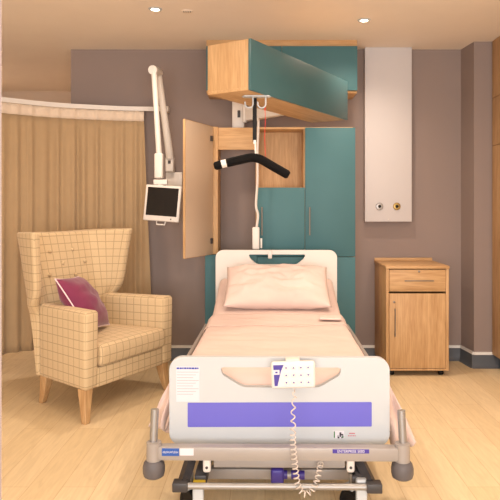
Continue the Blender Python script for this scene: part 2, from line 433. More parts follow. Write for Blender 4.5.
# the open door
hp = Vector((XA + .004, WY - .004)); npt = Vector((-.609, 4.47)); dv = (npt - hp); DWd = dv.length; dv.normalize()
ang = math.atan2(dv.y, dv.x)
dm = Matrix.Translation((hp.x, hp.y, 0)) @ Matrix.Rotation(ang, 4, 'Z')
d = MB().box(0, DWd, -.0, .018, ZM + .003, ZT - .003, .001, mtx=dm).build('open_door', M['liner'], w)
d['label'] = 'open door with a plain beige inner face and oak edging'
e = MB(); e.box(DWd, DWd + .003, -.0005, .0185, ZM + .003, ZT - .003, mtx=dm); e.box(0, DWd, -.0005, .0185, ZM, ZM + .003, mtx=dm); e.box(0, DWd, -.0005, .0185, ZT - .003, ZT, mtx=dm)
e.build('edging', oak('Z'), d)
for z in (1.055, 1.885):
    hgm = MB(); hgm.box(.012, .05, .0175, .028, z - .022, z + .022, .003, mtx=dm)
    hgm.build('hinge', M['charcoal'], d)

# overhead cabinet fixed at the ceiling
oc = thing('overhead_cabinet', 'teal fronted oak overhead cabinet fixed against ceiling over the wardrobe', 'cabinet', (0, 0, 0))
OX0, OX1, OZ0 = (206.5 - CX) * 4.92 / F, (357 - CX) * 4.92 / F, 2.265
b = MB(); b.box(OX0, OX1, WY + .02, YW, OZ0, OZ0 + .018, .001); b.box(OX0, OX1, WY + .02, YW, H - .07, H - .001, .001)
b.box(OX0, OX0 + .018, WY + .02, YW, OZ0 + .018, H - .07); b.box(OX1 - .018, OX1, WY + .02, YW, OZ0 + .018, H - .07); b.box(OX0 + .018, OX1 - .018, YW - .01, YW, OZ0 + .018, H - .07)
b.build('carcass', oak('X'), oc)
MB().box(OX0, (OX0 + OX1) / 2 - .0015, WY + .001, WY + .02, OZ0 + .019, H - .055, .001).build('door', M['teal'], oc)
MB().box((OX0 + OX1) / 2 + .0015, OX1, WY + .001, WY + .02, OZ0 + .019, H - .055, .001).build('door', M['teal'], oc)

# ------------------------------------------------------------------ swing-out boom cabinet
A = Vector((-.077, 3.315)); Bp = Vector((.613, 4.45)); u = (Bp - A); BL = u.length; u.normalize()
rz = math.atan2(u.y, u.x)
sw = thing('swing_out_boom', 'long oak and teal swing-out boom cabinet jutting over the bed from wall bracket', 'boom cabinet', (A.x, A.y, 1.976), rz)
BH, BD = .284, .298           # local: x along the teal front, y to the rear
b = MB(); b.box(.0, BL, 0.018, BD, 0, .018, .001); b.box(.018, BL, .018, BD, BH - .018, BH, .001); b.box(BL - .018, BL, .018, BD, .018, BH - .018, .001); b.box(.018, BL - .018, BD - .018, BD, .018, BH - .018)
b.build('carcass', oak('X'), sw)
MB().box(0, .018, .018, BD, .018, BH, .001).build('end_panel', oak('Z'), sw)
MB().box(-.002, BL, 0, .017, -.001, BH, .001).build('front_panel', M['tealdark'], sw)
# hook plate under the box
inv = Matrix.Translation((A.x, A.y, 1.976)) @ Matrix.Rotation(rz, 4, 'Z'); inv = inv.inverted()
hk = inv @ Vector((-.05, 3.50, 1.976))
hp_ = MB().prism([( -.07, -.03), (.07, -.03), (.085, 0), (.07, .03), (-.07, .03), (-.085, 0)], -.008, 0, .002, mtx=Matrix.Translation((hk.x, hk.y, -.0005)) @ Matrix.Rotation(-rz, 4, 'Z')).build('hook_plate', M['white'], sw)
def jhook(x, sgn):
    pts = [(x, 0, -.008), (x, 0, -.048)] + [(x - sgn * .023 * (1 - math.cos(R(a))), 0, -.048 - .023 * math.sin(R(a))) for a in range(30, 181, 30)] + [(x - sgn * .047, 0, -.034)]
    mt = Matrix.Translation((hk.x, hk.y, 0)) @ Matrix.Rotation(-rz, 4, 'Z')
    MB().tube([mt @ Vector(p) for p in pts], .0048, 10).build('hook', M['white'], hp_)
jhook(-.02, 1); jhook(.054, 1)
# wall bracket and arm (parts of the boom), world -> local
def wl(x, y, z): return inv @ Vector((x, y, z))
bmx = inv
b = MB(); b.box(-.278, -.175, 5.06, YB - .001, 1.99, 2.225, .01, mtx=bmx); b.build('wall_bracket', M['cream'], sw)
MB().box(-.232, -.208, 5.052, 5.06, 2.085, 2.145, .003, mtx=bmx).build('bracket_slot', M['charcoal'], sw)
b = MB()
P0, P1 = Vector((-.17, 5.06)), Vector((.30, 4.52)); dd = (P1 - P0).normalized(); nn = Vector((-dd.y, dd.x)) * .03
b.prism([tuple(P0 + nn), tuple(P0 - nn), tuple(P1 - nn), tuple(P1 + nn)], 2.05, 2.165, .006, mtx=bmx)
b.build('swing_arm', M['cream'], sw)
MB().lathe([(.0, 2.04), (.018, 2.04), (.02, 2.045), (.02, 2.175), (.018, 2.18), (0, 2.18)], 20, mtx=bmx @ Matrix.Translation((-.17, 5.03, 0))).build('pivot', M['cream'], sw)

# ------------------------------------------------------------------ trapeze grip on its strap
TY = 3.50
tp = thing('trapeze_grip', 'black angled trapeze grip hanging on a strap under the boom', 'lifting grip', (-.045, TY, 1.97))
def tl(px, py, Y=TY): return at(px, py, Y) - Vector((-.045, TY, 1.97))
MB().box(-.027, -.003, -.002, .002, -.262, -.006, .0008).build('strap', M['black'], tp)
b = MB(); b.tube([(-.014, 0, -.255), (-.010, 0, -.33)], .005); b.box(-.023, -.007, -.005, .005, -.275, -.252, .002); b.build('buckle', M['cream'], tp)
apex = tl(254, 158); L0 = tl(221.5, 164.3); L1 = tl(226.5, 163.1); L2 = tl(215.5, 166); R1 = tl(289, 175.5)
ap = spline([L1, tl(242, 159.5), tl(252, 157.7), tl(261, 159.6), tl(274, 167), R1], 8)
rr = [.026] * len(ap); rr[-1] = .018; rr[0] = .024
g = MB().tube(ap, rr, 16); g.build('grip', M['foam'], tp)
MB().tube([L0, L1 + (L1 - L0) * .05], .0235, 16).build('grip_band', M['cream'], tp)['label'] = 'white band near the left end'
MB().tube([L2 + (L2 - L0) * .25, L2, L0], [.016, .024, .026], 16).build('grip_end', M['foam'], tp)

# red pull cord hanging at the hook
rc = thing('pull_cord', 'thin red emergency pull cord hanging from the hook by the trapeze', 'cord', (-.012, 3.51, 1.915))
b = MB(); b.tube([Vector((.012 + .002 * math.sin(k * .9), 0, -.02 - k * .03)) for k in range(12)], .0020, 6); b.build('cord', M['red'], rc)
MB().tube([(.012, 0, .0), (.012, 0, -.022)], .004, 8).build('cord_loop', M['red'], rc)

# pendant call handset on its long cable
pc = thing('call_pendant', 'white nurse call pendant on long cable hanging before the wardrobe', 'call handset', (-.05, 4.80, 2.05))
def pl(px, py): return at(px, py, 4.80) - Vector((-.05, 4.80, 2.05))
MB().tube(spline([Vector((-.02, .16, -.0)), pl(258.5, 122), pl(257.5, 150), pl(257.5, 180), pl(256, 205), pl(258, 215), pl(256.5, 228)], 6), .010, 8).build('cable', M['cream'], pc)
c = pl(256, 237)
MB().box(c.x - .030, c.x + .028, c.y - .012, c.y + .012, c.z - .10, c.z + .08, .010, 3).build('handset', M['cream'], pc)
MB().box(c.x + .035, c.x + .05, c.y - .006, c.y + .006, c.z - .09, c.z - .01, .004).build('clip', M['cream'], pc)

# ------------------------------------------------------------------ white service panel
sp = thing('service_panel', 'tall white boxed service panel on taupe wall with two round outlets', 'wall panel', (0, 0, 0))
PX0, PX1, PZ0 = (365 - CX) * 5.14 / F, (411.8 - CX) * 5.14 / F, 1.205
MB().box(PX0, PX1, 5.14, YB - .001, PZ0, H - .001, .003).build('casing', M['panelw'], sp)
for px, m_, lab in ((379.5, 'chrome', 'chrome ringed outlet'), (396.8, 'brass', 'brass ringed outlet')):
    mt = Matrix.Translation(((px - CX) * 5.14 / F, 5.14, HC + 1.6 * 5.14 / F)) @ Matrix.Rotation(R(90), 4, 'X')
    o = MB().lathe([(.014, .002), (.014, .012), (.022, .012), (.030, .010), (.033, .0), (.014, 0)], 28, mtx=mt).build('outlet', M[m_], sp); o['label'] = lab
    MB().lathe([(0, 0), (.0145, 0), (.0145, .004), (0, .004)], 20, mtx=mt).build('outlet_socket', M['dark'], o)
MB().sphere(((388.5 - CX) * 5.14 / F, 5.139, PZ0 + .02), .005).build('screw_cap', M['cream'], sp)

# ------------------------------------------------------------------ bedside locker
bx, by = (417.5 - CX) * 4.71 / F, 4.71
bc = thing('bedside_cabinet', 'oak bedside locker with one drawer over one door, on castors', 'cabinet', (bx, by, 0))
W2 = .246; D = .495
b = MB(); b.box(-W2, -W2 + .022, .02, D, .055, .845, .001); b.box(W2 - .022, W2, .02, D, .055, .845, .001); b.box(-W2 + .022, W2 - .022, .02, D, .055, .077); b.box(-W2 + .022, W2 - .022, D - .015, D, .077, .845)
b.box(-W2, W2, .0, .02, .045, .062, .001); b.build('carcass', oak('Z'), bc)
bt = MB().prism([(-W2 - .004, -.008), (W2 + .004, -.008), (W2 + .004, D), (-W2 - .004, D)], .845, .868, .003).build('top', oak('X'), bc)
MB().box(-W2 - .004, W2 + .004, D - .018, D, .866, .892, .003).build('back_rim', oak('X'), bc)
def bz(py): return HC - (py - HY) * 4.71 / F
def bxx(px): return (px - CX) * 4.71 / F - bx
for x_ in (-W2, W2 - .022): MB().box(x_, x_ + .022, -.0, .02, .06, .845, .001).build('face_stile', oak('Z'), bc)
dr = MB().box(-W2 + .025, W2 - .025, -.002, .02, bz(291.5), .838, .0015).build('drawer', oak('X'), bc)
dd_ = MB().box(-W2 + .025, W2 - .025, -.002, .02, .066, bz(293.5), .0015).build('door', oak('Z'), bc)
b = MB(); zc = bz(280.5); b.tube([(bxx(404), -.026, zc), (bxx(433), -.026, zc)], .0045)
for x in (bxx(406), bxx(431)): b.tube([(x, 0, zc), (x, -.026, zc)], .0035)
b.build('handle', M['steel'], dr)
lk = Matrix.Translation((bxx(419), -.002, bz(271.5))) @ Matrix.Rotation(R(90), 4, 'X')
MB().lathe([(0, 0), (.009, 0), (.009, .004), (.006, .006), (0, .006)], 16, mtx=lk).build('lock', M['steel'], dr)
b = MB(); xc = bxx(394.5); b.tube([(xc, -.026, bz(308)), (xc, -.026, bz(336))], .0045)
for z in (bz(310), bz(334)): b.tube([(xc, 0, z), (xc, -.026, z)], .0035)
b.build('handle', M['steel'], dd_)
lk = Matrix.Translation((bxx(394), -.002, bz(302))) @ Matrix.Rotation(R(90), 4, 'X')
MB().lathe([(0, 0), (.009, 0), (.009, .004), (.006, .006), (0, .006)], 16, mtx=lk).build('lock', M['steel'], dd_)
for x in (-W2 + .05, W2 - .05):
    for y in (.05, D - .05):
        b = MB(); mt = Matrix.Translation((x, y, .025)) @ Matrix.Rotation(R(90), 4, 'Y')
        b.lathe([(0, -.018), (.022, -.018), (.025, -.012), (.025, .012), (.022, .018), (0, .018)], 20, mtx=mt); b.box(x - .022, x + .022, y - .015, y + .015, .032, .055, .003)
        b.build('castor', M['black'], bc)

# ------------------------------------------------------------------ tall oak cupboard at the right edge
tcb = thing('tall_cupboard', 'floor to ceiling oak cupboard at right edge beside the pier', 'cupboard', (0, 0, 0))
TX = 1.876; T0, T1 = 3.6, 4.955
MB().box(TX + .02, XR - .002, T0, T1, .11, H - .001, .001).build('carcass', oak('Z', .98, 'oak_tall'), tcb)
MB().box(TX + .06, XR - .002, T0 + .01, T1 - .002, 0, .11).build('plinth', M['charcoal'], tcb)
ys = [T0, (T0 + T1) / 2, T1]
for i in range(2):
    for z0, z1 in ((.115, 1.832), (1.836, 2.226), (2.230, H - .003)):
        dn = MB().box(TX, TX + .019, ys[i] + .0015, ys[i + 1] - .0015, z0, z1, .001).build('door', oak('Z', .98, 'oak_tall'), tcb)
        if z0 < 1:
            yy = ys[1] + (.05 if i else -.05); h = MB(); h.tube([(TX - .028, yy, 1.0), (TX - .028, yy, 1.25)], .006)
            for z in (1.02, 1.23): h.tube([(TX + .001, yy, z), (TX - .028, yy, z)], .004)
            h.build('handle', M['steel'], dn)

# ------------------------------------------------------------------ wall arm with bedside screen
ma = thing('bedside_screen', 'small black bedside screen in white frame on folded wall arm', 'screen', (-.80, 5.0, 1.36))
def ml_(px, py, Y): return at(px, py, Y) - Vector((-.80, 5.0, 1.36))
b = MB(); p = ml_(174, 181, 5.13); b.box(p.x - .07, p.x + .07, p.y, YB - 5.0 - .001, p.z - .075, p.z + .075, .006); b.build('wall_box', M['cream'], ma)
top2 = ml_(158.5, 74, 4.88); base2 = ml_(170, 158, 5.09)
b = MB(); b.tube([base2, base2.lerp(top2, .5), top2], [.034, .028, .026], 14); b.build('rear_arm', M['cream'], ma)
b = MB(); q = ml_(170, 164, 5.11); b.box(q.x - .035, q.x + .035, q.y - .035, q.y + .05, q.z - .07, q.z + .06, .012, 3); b.build('arm_socket', M['cream'], ma)
MB().box(q.x - .012, q.x + .012, q.y - .040, q.y - .034, q.z - .0, q.z + .028, .003).build('socket_slot', M['charcoal'], ma)
t1 = ml_(154, 72, 4.72); b1 = ml_(159, 154, 4.72)
b = MB(); b.tube([b1, b1.lerp(t1, .5), t1], [.023, .021, .023], 14); b.build('front_arm', M['cream'], ma)
b = MB(); b.tube([t1 + Vector((-.008, -.02, .012)), (t1 + top2) / 2 + Vector((0, 0, .018)), top2 + Vector((0, .02, .01))], [.036, .034, .033], 14); b.build('elbow', M['cream'], ma)
p = ml_(159, 166, 4.72); MB().box(p.x - .034, p.x + .034, p.y - .028, p.y + .028, p.z - .098, p.z + .10, .012, 3).build('arm_housing', M['cream'], ma)
p = ml_(160, 181, 4.72); b = MB(); b.box(p.x - .05, p.x + .06, p.y - .02, p.y + .03, p.z - .03, p.z + .012, .008); b.tube([p + Vector((0, 0, -.02)), p + Vector((.01, .02, -.1))], .02); b.build('swivel', M['cream'], ma)
c = ml_(163, 203.5, 4.68)
dmx = Matrix.Translation(c) @ Matrix.Rotation(R(4), 4, 'Y') @ Matrix.Rotation(R(-12), 4, 'Z') @ Matrix.Rotation(R(-3), 4, 'X')
ds = MB().box(-.147, .147, -.02, .025, -.140, .140, .008, 3, mtx=dmx).build('display', M['cream'], ma)
MB().box(-.127, .127, -.0215, -.019, -.098, .122, mtx=dmx).build('screen_glass', M['screen'], ds)
MB().box(.078, .088, -.0225, -.019, -.124, -.114, .001, mtx=dmx).build('power_button', M['charcoal'], ds)
b = MB(); b.tube([dmx @ Vector(v) for v in ((-.04, 0, -.135), (-.035, -.005, -.165), (.03, -.005, -.165), (.035, 0, -.135))], .006, 8); b.build('handle', M['cream'], ma)

# ------------------------------------------------------------------ armchair
CA = R(60.7)
ch = thing('armchair', 'high-backed wing armchair in cream windowpane check on splayed wooden legs', 'armchair', (-.884, 4.02, 0), CA); ch.scale = (1.09, 1.05, 1.0)
ck = M['check']
# local: x along the front (photo left to right), y towards the back
def fw(y, w0=.392): return w0 - .178 * y      # outer half width, tapering to the rear
for sgn in (-1, 1):
    outer = [(sgn * fw(0), 0), (sgn * fw(.50), .50)]; inner = [(sgn * (fw(.5) - .095), .50), (sgn * (fw(0) - .105), 0)]
    poly = outer + inner
    topp = [(x + (sgn * .004 if i < 2 else 0), y - (.006 if i in (0, 3) else 0)) for i, (x, y) in enumerate(poly)]
    MB().prism(poly, .20, .685, .026, 4, top=topp).build('arm', ck, ch, angle=60)
MB().prism([(-.30, .006), (.30, .006), (.235, .52), (-.235, .52)], .20, .325, .012, 3).build('seat_base', ck, ch, angle=60)
# seat cushion, gently crowned
bm = bmesh.new(); bmesh.ops.create_cube(bm, size=1); bmesh.ops.subdivide_edges(bm, edges=bm.edges[:], cuts=7, use_grid_fill=True)
for v in bm.verts:
    ux, uy, uz = v.co * 2
    hw = .287 - .06 * (uy + 1) / 2
    z = .328 + (uz + 1) / 2 * .138
    if uz > 0: z += .022 * (1 - ux ** 2) * (1 - uy ** 2) * uz
    rx = 1 - .02 * abs(uz) ** 6; yy = -.012 + (uy + 1) / 2 * .50
    if uy < 0: yy -= .012 * (1 - uz ** 2) * (-uy)
    v.co = Vector((ux * hw * rx, yy, z))
mb = MB(); mb.merge(bm); mb.build('seat_cushion', ck, ch, angle=60, mods=[('BEVEL', dict(width=.018, segments=3, limit_method='ANGLE', angle_limit=R(50)))])
# wing back: swept slab
def lerp(a, c, t): return a + (c - a) * t
ZB, ZTOP = .20, 1.17
def section(z):
    t = (z - ZB) / (ZTOP - ZB); k = max(0, (z - .66) / (ZTOP - .66))
    yr = lerp(.575, .735, t); yi = yr - lerp(.13, .085, t)
    wr = lerp(.286, .335, t); yf = lerp(.50, .40, min(1, k * 1.0)) if k > 0 else .50
    if k > 0: yf = .43 - .04 * k ** 1.5 + .07 * (1 - min(1, k * 6))
    wf = (.375 + .058 * k ** 1.2) if k > 0 else fw(.5) - .002
    th = .058
    O = [(-wf, yf), (-wf - .000, yf + .025), (-lerp(wf, wr, .55) - .008, lerp(yf, yr, .5)), (-wr - .004, yr - .07), (-wr + .035, yr - .008), (-wr * .5, yr + .006), (0, yr + .01)]
    I = [(-wf + th, yf + .004), (-wf + th, yf + .03), (-lerp(wf, wr, .55) + th - .004, lerp(yf, yi, .5)), (-wr + th + .004, yi - .045), (-wr + th + .045, yi - .004), (-wr * .5, yi - .008), (0, yi - .014)]
    O += [(-x, y) for x, y in O[-2::-1]]; I += [(-x, y) for x, y in I[-2::-1]]
    return O, I
zs = [.20, .22, .35, .50, .62, .68, .74, .84, .95, 1.05, 1.12, 1.15, 1.17]
bm = bmesh.new(); GO = []; GI = []
for z in zs:
    O, I = section(z)
    def dz(x): return (-.018 * (1 - (x / .43) ** 2) if z > 1.1 else 0)
    GO.append([bm.verts.new((x, y, z + dz(x))) for x, y in O]); GI.append([bm.verts.new((x, y, z + dz(x) - (.004 if z > 1.16 else 0))) for x, y in I])
n = len(GO[0])
for i in range(len(zs) - 1):
    for j in range(n - 1):
        bm.faces.new((GO[i][j], GO[i][j + 1], GO[i + 1][j + 1], GO[i + 1][j])); bm.faces.new((GI[i][j], GI[i + 1][j], GI[i + 1][j + 1], GI[i][j + 1]))
    bm.faces.new((GO[i][0], GO[i + 1][0], GI[i + 1][0], GI[i][0])); bm.faces.new((GO[i][-1], GI[i][-1], GI[i + 1][-1], GO[i + 1][-1]))
for j in range(n - 1):
    bm.faces.new((GO[0][j], GI[0][j], GI[0][j + 1], GO[0][j + 1])); bm.faces.new((GO[-1][j], GO[-1][j + 1], GI[-1][j + 1], GI[-1][j]))
bmesh.ops.recalc_face_normals(bm, faces=bm.faces[:])
uvd = {}
for G_, du in ((GO, 3.0), (GI, 0.0)):
    mid = G_[9]; cu_ = [0]
    for j in range(1, n): cu_.append(cu_[-1] + (mid[j].co - mid[j - 1].co).length)
    for row in G_:
        for j, v in enumerate(row): uvd[v] = (cu_[j] - cu_[-1] / 2 + du, v.co.z)
uvl = bm.loops.layers.uv.new('UVMap')
for f in bm.faces:
    inner = all(uvd[l.vert][0] < 1.5 for l in f.loops)
    for l in f.loops:
        uu, vv = uvd[l.vert]
        if not inner and uu < 1.5: uu = (3.0 + uu - .0)
        l[uvl].uv = (uu, vv)
mb = MB(); mb.merge(bm); bk = mb.build('winged_back', ck, ch, angle=180, mods=[SUB(2)], uv=False)
for x, z in ((-.13, 1.02), (.06, 1.02), (-.04, .93), (.15, .93), (-.16, .86), (.05, .84)):
    O, I = section(z); yi = I[6][1] + .004
    MB().sphere((x, yi - .004, z), .014, (1, .6, 1)).build('button', ck, bk)
def leg(x0, y0, x1, y1, nm='leg'):
    bm = bmesh.new(); rows = []
    for k in range(7):
        t = k / 6; s_ = lerp(.032, .017, t); x = lerp(x0, x1, t ** 1.6); y = lerp(y0, y1, t ** 1.6); z = lerp(.206, 0, t)
        rows.append([bm.verts.new((x + a * s_, y + c_ * s_, z)) for a, c_ in ((-1, -1), (1, -1), (1, 1), (-1, 1))])
    for i in range(6):
        for k in range(4): bm.faces.new((rows[i][k], rows[i][(k + 1) % 4], rows[i + 1][(k + 1) % 4], rows[i + 1][k]))
    bm.faces.new(rows[0]); bm.faces.new(rows[-1]); bmesh.ops.recalc_face_normals(bm, faces=bm.faces[:])
    mb = MB(); mb.merge(bm); mb.build(nm, M['legwood'], ch, mods=[BEV(.005)])
leg(-.345, .05, -.372, .018); leg(.335, .05, .355, .02); leg(-.24, .505, -.235, .55); leg(.255, .505, .268, .545)

# plum scatter cushion leaning in the corner of the chair
def pillow_mesh(w, h, d, nu=22, nv=22, wr=.0, seed=0.0, pinch=.06):
    bm = bmesh.new(); vt = {}
    for side in (1, -1):
        for i in range(nu + 1):
            for j in range(nv + 1):
                a = i / nu * 2 - 1; c = j / nv * 2 - 1
                key = (side if 0 < i < nu and 0 < j < nv else 0, i, j)
                if key in vt: continue
                prof = ((1 - abs(a) ** 2.6) * (1 - abs(c) ** 2.6)) ** .55
                x = a * w / 2 * (1 - pinch * (1 - c * c)) ; y = c * h / 2 * (1 - pinch * (1 - a * a))
                z = side * d / 2 * prof
                if wr: z += side * wr * prof * (noise.noise(Vector((x * 7, y * 16, seed))) + .5 * noise.noise(Vector((x * 19, y * 26, seed + 4))))
                vt[key] = bm.verts.new((x, y, z))
        for i in range(nu):
            for j in range(nv):
                q = []
                for di, dj in ((0, 0), (1, 0), (1, 1), (0, 1)):
                    ii, jj = i + di, j + dj; q.append(vt[(side if 0 < ii < nu and 0 < jj < nv else 0, ii, jj)])
                bm.faces.new(q if side > 0 else q[::-1])
    return bm
CW, CHh = .38, .41
pc_loc = Vector((-.130, .325, .680))
cw = ch.location + Matrix.Rotation(CA, 3, 'Z') @ pc_loc
cu = thing('scatter_cushion', 'plum scatter cushion with pale piping propped in the checked armchair', 'cushion', (cw.x, cw.y, cw.z), CA)
cm = Matrix.Rotation(R(27), 4, 'Z') @ Matrix.Rotation(R(55), 4, 'X') @ Matrix.Rotation(R(-5), 4, 'Z')
mb = MB(); mb.merge(pillow_mesh(CW, CHh, .19, wr=.013, seed=2.0), cm); mb.build('cover', M['plum'], cu, angle=80)
edge = []
for k in range(4 * 20):
    s4, f = divmod(k, 20); f = f / 20 * 2 - 1
    a, c = [(f, -1), (1, f), (-f, 1), (-1, -f)][s4]
    edge.append(cm @ Vector((a * CW / 2 * (1 - .06 * (1 - c * c)), c * CHh / 2 * (1 - .06 * (1 - a * a)), 0)))
edge.append(edge[0]); MB().tube(edge, .0045, 8, caps=False).build('piping', M['piping'], cu)

# ------------------------------------------------------------------ hospital bed
BX, BY = .0735, 3.65; BR = R(-.74)
bed = thing('hospital_bed', 'white hospital bed with violet striped footboard and grey metal frame', 'bed', (BX, BY, 0), BR)
def bl(px, py, Y):
    p = at(px, py, Y); q = Matrix.Rotation(-BR, 3, 'Z') @ (p - Vector((BX, BY, 0))); return q
def bxz(px, py, Y): q = bl(px, py, Y); return (q.x, q.z)
FY = 2.60; fy = FY - BY
# footboard
out = rrect(*[v for v in (bxz(169, 400, FY)[0], bxz(389.5, 400, FY)[0])], .292, .682, .052, 7)
cxm = (bxz(169, 0, FY)[0] + bxz(389.5, 0, FY)[0]) / 2
out = [(x, z - (.010 if z > .6 else 0) * ((x - cxm) / .47) ** 2) for x, z in out]
slot = roundpoly([bxz(x, y, FY) for x, y in ((220.5, 367.5), (341, 367.5), (340, 375), (319, 387.5), (243, 387.5), (222, 375))], .025, 5)
fb = MB().plate(out, [slot], fy, fy + .034).build('footboard', M['white'], bed, angle=40, mods=[BEV(.009, 3)])
pp = [bxz(x, y, FY) for x, y in ((187.5, 403), (371.5, 401.6), (371.5, 426), (187.5, 427.4))]
MB().plate(roundpoly(pp, .004, 2), [], fy - .0018, fy + .004).build('violet_panel', M['purple'], fb, smooth=False)
def strip(px0, px1, py0, py1, nm, m_, par, Y=FY, off=.0012):
    (x0, z1), (x1, z0) = bxz(px0, py0, Y), bxz(px1, py1, Y); yy = Y - BY
    return MB().box(x0, x1, yy - off, yy + .003, z0, z1).build(nm, m_, par, smooth=False)
st = strip(333, 344, 430.5, 438, 'sticker', M['paper'], fb)
b = MB(); rs = random.Random(5)
for i in range(7):
    for j in range(4):
        if rs.random() < .55:
            x, z = bxz(336.5 + i * .95, 432 + j * 1.5, FY); b.box(x, x + .004, fy - .0018, fy - .001, z - .006, z)
b.build('sticker_print', M['darkink'], st)
x, z = bxz(333.6, 431, FY); MB().box(x, x + .005, fy - .0018, fy - .001, z - .028, z).build('sticker_mark', M['green'], st)
x, z = bxz(342, 435.5, FY); MB().box(x, x + .006, fy - .0018, fy - .001, z - .008, z).build('sticker_mark', M['green'], st)
b = MB()
for j, (a, c) in enumerate(((349, 355), (348, 356))):
    for k in range(5):
        x0, z0 = bxz(a + (c - a) * k / 5, 432.5 + j * 2.4, FY); b.box(x0, x0 + .0042, fy - .0012, fy, z0 - .004, z0)
b.build('small_print', M['pinkink'], fb)
# headboard
HYd = 4.70; hy = HYd - BY
out = rrect(bxz(215.5, 0, HYd)[0], bxz(337, 0, HYd)[0], .42, .992, .06, 7)
slot = roundpoly([bxz(x, y, HYd) for x, y in ((248.5, 254.5), (305.5, 254.5), (304, 258.5), (297, 264.5), (257, 264.5), (250, 258.5))], .02, 4)
hb = MB().plate(out, [slot], hy, hy + .034).build('headboard', M['cream'], bed, angle=40, mods=[BEV(.009, 3)])
q = bl(270, 254, HYd); MB().box(q.x - .016, q.x + .016, hy - .012, hy + .006, q.z - .035, q.z + .028, .005).build('board_clip', M['cream'], hb)
# frame
G = M['greymetal']
YP = 2.50; yp = YP - BY
x0 = bxz(153.6, 0, YP)[0]; x1 = bxz(402, 0, YP)[0]
cb = MB().box(x0 - .02, x1 + .02, yp - .02, yp + .03, .274, .330, .006).build('foot_crossbar', G, bed)
def onbar(px0, px1, py0, py1, nm, m_, off=.0012):
    (a, z1), (c, z0) = bxz(px0, py0, YP - .02), bxz(px1, py1, YP - .02); yy = yp - .02
    return MB().box(a, c, yy - off, yy + .003, z0, z1, .0005).build(nm, m_, cb, smooth=False), ((a + c) / 2, yy - off - .0002, (z0 + z1) / 2)
lb, p = onbar(161.5, 179, 449, 456.5, 'blue_label', M['blue']); text('lettering', 'ARJOHUNTLEIGH', .0115, M['paper'], lb, p, sx=.72)
lb, p = onbar(179.5, 193.5, 449, 456, 'white_label', M['paper'])
lb, p = onbar(332.5, 369, 449, 453, 'violet_label', M['violet']); text('lettering', 'ENTERPRISE 5000', .0165, M['paper'], lb, p, sx=.9)
for sx_, xx in ((-1, x0), (1, x1)):
    MB().tube([(xx, yp, .24), (xx, yp, .345)], .031, 18).build('corner_socket', G, bed)
    MB().tube([(xx + sx_ * .004, yp + .01, .34), (xx + sx_ * .0, yp + .02, .475)], .0165, 14).build('lifting_pole_sleeve', M['silver'], bed)
    MB().lathe([(0, .198), (.030, .198), (.042, .206), (.046, .222), (.046, .244), (.042, .260), (.034, .270), (0, .270)], 24, mtx=Matrix.Translation((xx, yp, 0))).build('bumper', M['dgrey'], bed)
# lower brackets
yb = 2.56 - BY
(a, z1), (c, z0) = bxz(213.5, 458.5, 2.53), bxz(345, 468, 2.53)
b = MB(); b.box(a, c, yb - .03, yb + .02, z0, z1, .004)
b.build('control_tray', G, bed)
MB().box(a + .03, c - .02, yb - .032, yb - .028, z1 - .006, z1 + .003).build('tray_slot', M['charcoal'], bed)
for px in (207, 350.5):
    q = bl(px, 463, 2.53); MB().box(q.x - .017, q.x + .017, q.y - .012, q.y + .012, q.z - .038, q.z + .04, .010, 3).build('lug', M['cream'], bed)
    MB().lathe([(0, 0), (.006, 0), (.006, .002), (0, .002)], 14, mtx=Matrix.Translation((q.x, q.y - .0115, q.z - .015)) @ Matrix.Rotation(R(90), 4, 'X')).build('lug_bolt', M['charcoal'], bed)
(a, z1), (c, z0) = bxz(196, 467.5, 2.72), bxz(369, 478, 2.72)
MB().box(a, c, 2.72 - BY - .02, 2.72 - BY + .03, z0, z1, .006).build('inner_crossbar', G, bed)
# base bar with black end blocks
YQ = 2.46; yq = YQ - BY
qa = bl(183, 486.5, YQ); qb = bl(374, 486.5, YQ); MB().tube([(qa.x, yq, qa.z), (qb.x, yq, qa.z)], .0135, 14).build('base_bar', M['silver'], bed)
zq = qa.z
for px0, px1 in ((172.5, 188), (366, 381.5)):
    a = bl(px0, 486, YQ).x; c = bl(px1, 486, YQ).x; MB().box(a, c, yq - .022, yq + .03, zq - .019, zq + .019, .005).build('end_block', M['charcoal'], bed)
for p0, p1 in (((190, 461), (183, 484)), ((360, 461), (371, 484))):
    q0 = bl(*p0, 2.60); q1 = bl(*p1, YQ + .02); b = MB(); b.tube([q0, q1], .026, 4); b.build('strut', M['charcoal'], bed)
# side members, deck and lift legs
for sx_ in (-1, 1):
    MB().box(sx_ * .40 - .02, sx_ * .40 + .02, fy + .04, hy + .02, .30, .345, .004).build('side_rail_member', G, bed)
    MB().box(sx_ * .33 - .025, sx_ * .33 + .025, yq + .05, hy - .1, .155, .20, .004).build('base_member', M['charcoal'], bed)
    MB().box(sx_ * .22 - .02, sx_ * .22 + .02, -.75, -.70, .19, .35, .004).build('lift_leg', M['charcoal'], bed)
    MB().box(sx_ * .22 - .02, sx_ * .22 + .02, .45, .50, .19, .35, .004).build('lift_leg', M['charcoal'], bed)
dk = [(-.99, .44), (.35, .44), (1.02, .565)]
def deckz(y): return .41 if y < .35 else .41 + (y - .35) / .67 * .18
b = MB()
b.box(-.42, .42, -.99, .34, .375, .405, .004); b.prism([(.34, .375), (1.01, .555), (1.01, .585), (.34, .405)], -.42, .42, .003, mtx=Matrix(((0, 0, 1, 0), (1, 0, 0, 0), (0, 1, 0, 0), (0, 0, 0, 1))))
b.build('mattress_deck', G, bed)
for y in (-.85, -.2, .3):
    for sx_ in (-1, 1): MB().box(sx_ * .40 - .012, sx_ * .40 + .012, y - .02, y + .02, .34, .38).build('deck_support', G, bed)
